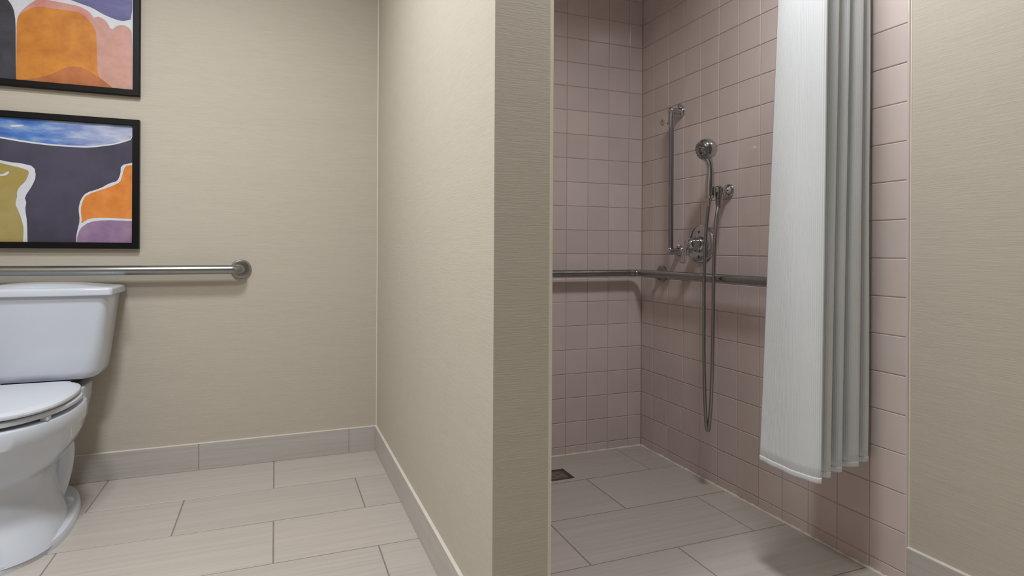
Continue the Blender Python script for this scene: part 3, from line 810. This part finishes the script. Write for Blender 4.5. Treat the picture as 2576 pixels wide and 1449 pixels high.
# ------------------------------------------------------------------ shower curtain on its rod
RZ, RY = 2.02, 1.235
rod = thing('curtain_rod', ((XP1 + XR) / 2, RY, RZ), 'straight chrome rod across the shower opening above the curtain', 'rod')
MB().tube([(XP1 + 0.002, RY, RZ), (XR - 0.002, RY, RZ)], 0.0125, 18).build('pole', M['chrome'], rod, True)
flange(rod, (XP1, RY, RZ), (1, 0, 0), 0.03, 'chrome'); flange(rod, (XR, RY, RZ), (-1, 0, 0), 0.03, 'chrome')
cu = thing('shower_curtain', (1.45, 1.24, 0.32), 'white ribbed cotton shower curtain gathered against the pink tiles', 'curtain')
HEM, TOP = 0.318, 1.972
bot = [(1.306, 1.358), (1.298, 1.300), (1.298, 1.236), (1.307, 1.190), (1.319, 1.164), (1.329, 1.170), (1.333, 1.205), (1.337, 1.285), (1.350, 1.292), (1.361, 1.230), (1.370, 1.196), (1.382, 1.188), (1.391, 1.202), (1.395, 1.270), (1.405, 1.300),
       (1.416, 1.285), (1.424, 1.225), (1.436, 1.206), (1.449, 1.208), (1.457, 1.235), (1.460, 1.295), (1.470, 1.308), (1.481, 1.285), (1.490, 1.232), (1.510, 1.217), (1.530, 1.221), (1.540, 1.245), (1.543, 1.300), (1.552, 1.312), (1.562, 1.290), (1.570, 1.248), (1.580, 1.236), (1.590, 1.242), (1.595, 1.270), (1.597, 1.315)]
topp = [(1.300, 1.290), (1.302, 1.265), (1.306, 1.232), (1.315, 1.190), (1.331, 1.162), (1.343, 1.168), (1.348, 1.205), (1.353, 1.285), (1.367, 1.292), (1.380, 1.232), (1.391, 1.198), (1.406, 1.187), (1.416, 1.202), (1.420, 1.270), (1.428, 1.300),
       (1.438, 1.285), (1.447, 1.225), (1.458, 1.206), (1.470, 1.206), (1.478, 1.235), (1.481, 1.295), (1.490, 1.308), (1.499, 1.285), (1.507, 1.232), (1.524, 1.217), (1.540, 1.220), (1.549, 1.245), (1.552, 1.300), (1.558, 1.312), (1.566, 1.290), (1.573, 1.248), (1.582, 1.235), (1.591, 1.241), (1.596, 1.270), (1.597, 1.315)]
KP = 6
NZ = 44
def crow(t):
    """plan path at height fraction t (0 hem, 1 top)"""
    tt = min(1.0, t / 0.8)
    pts = []
    for i, (a, b) in enumerate(zip(bot, topp)):
        w = 0.0022 * math.sin(5.1 * t + i * 1.7) + 0.0016 * math.sin(11.0 * t + i * 0.9)
        pts.append((a[0] + (b[0] - a[0]) * tt + (w if i < 30 else 0), a[1] + (b[1] - a[1]) * tt + w * 0.8, 0))
    return smooth_path(pts, KP)
verts, faces, uvs = [], [], []
us = None
for r in range(NZ + 1):
    t = r / NZ
    row = crow(t)
    if us is None:
        us = [0.0]
        for a, b in zip(row, row[1:]): us.append(us[-1] + (b - a).length)
    z = HEM + (TOP - HEM) * t
    for k, p in enumerate(row):
        verts.append((p.x, p.y, z + (0.0012 * math.sin(us[k] * 90) if r == 0 else 0)))
NR = len(us)
for r in range(NZ):
    for k in range(NR - 1):
        a = r * NR + k
        faces.append((a, a + 1, a + 1 + NR, a + NR))
def cloth(name, vs_, fs_, nr, thick, parent, mat, zof):
    mb = MB(); mb.add(vs_, fs_)
    o = mb.build(name, mat, parent, True, angle=3.2)
    uvl = o.data.uv_layers.new(name='UVMap')
    for lp_ in o.data.loops:
        i = lp_.vertex_index
        uvl.data[lp_.index].uv = (us[i % nr], vs_[i][2])
    md = o.modifiers.new('thickness', 'SOLIDIFY'); md.thickness = thick; md.offset = 0
    return o
body = cloth('panel', verts, faces, NR, 0.0018, cu, M['curtain'], None)
# doubled hem band
hv, hf = [], []
for r, z in enumerate((HEM - 0.0012, HEM + 0.004, HEM + 0.009, HEM + 0.013)):
    row = crow((z - HEM) / (TOP - HEM))
    for k, p in enumerate(row): hv.append((p.x, p.y, z + 0.0012 * math.sin(us[k] * 90) * (1 if r == 0 else 0.5)))
for r in range(3):
    for k in range(NR - 1):
        a = r * NR + k; hf.append((a, a + 1, a + 1 + NR, a + NR))
cloth('hem', hv, hf, NR, 0.0034, body, M['curtain'], None)
for x, y in ((1.345, 1.20), (1.420, 1.22), (1.475, 1.23), (1.530, 1.23), (1.585, 1.24)):
    ring_ = [(x + 0.0 * k, RY + 0.021 * math.cos(2 * math.pi * k / 20), RZ - 0.010 + 0.026 * math.sin(2 * math.pi * k / 20)) for k in range(21)]
    MB().tube(ring_, 0.0018, 8).build('hook', M['chrome'], rod, True)
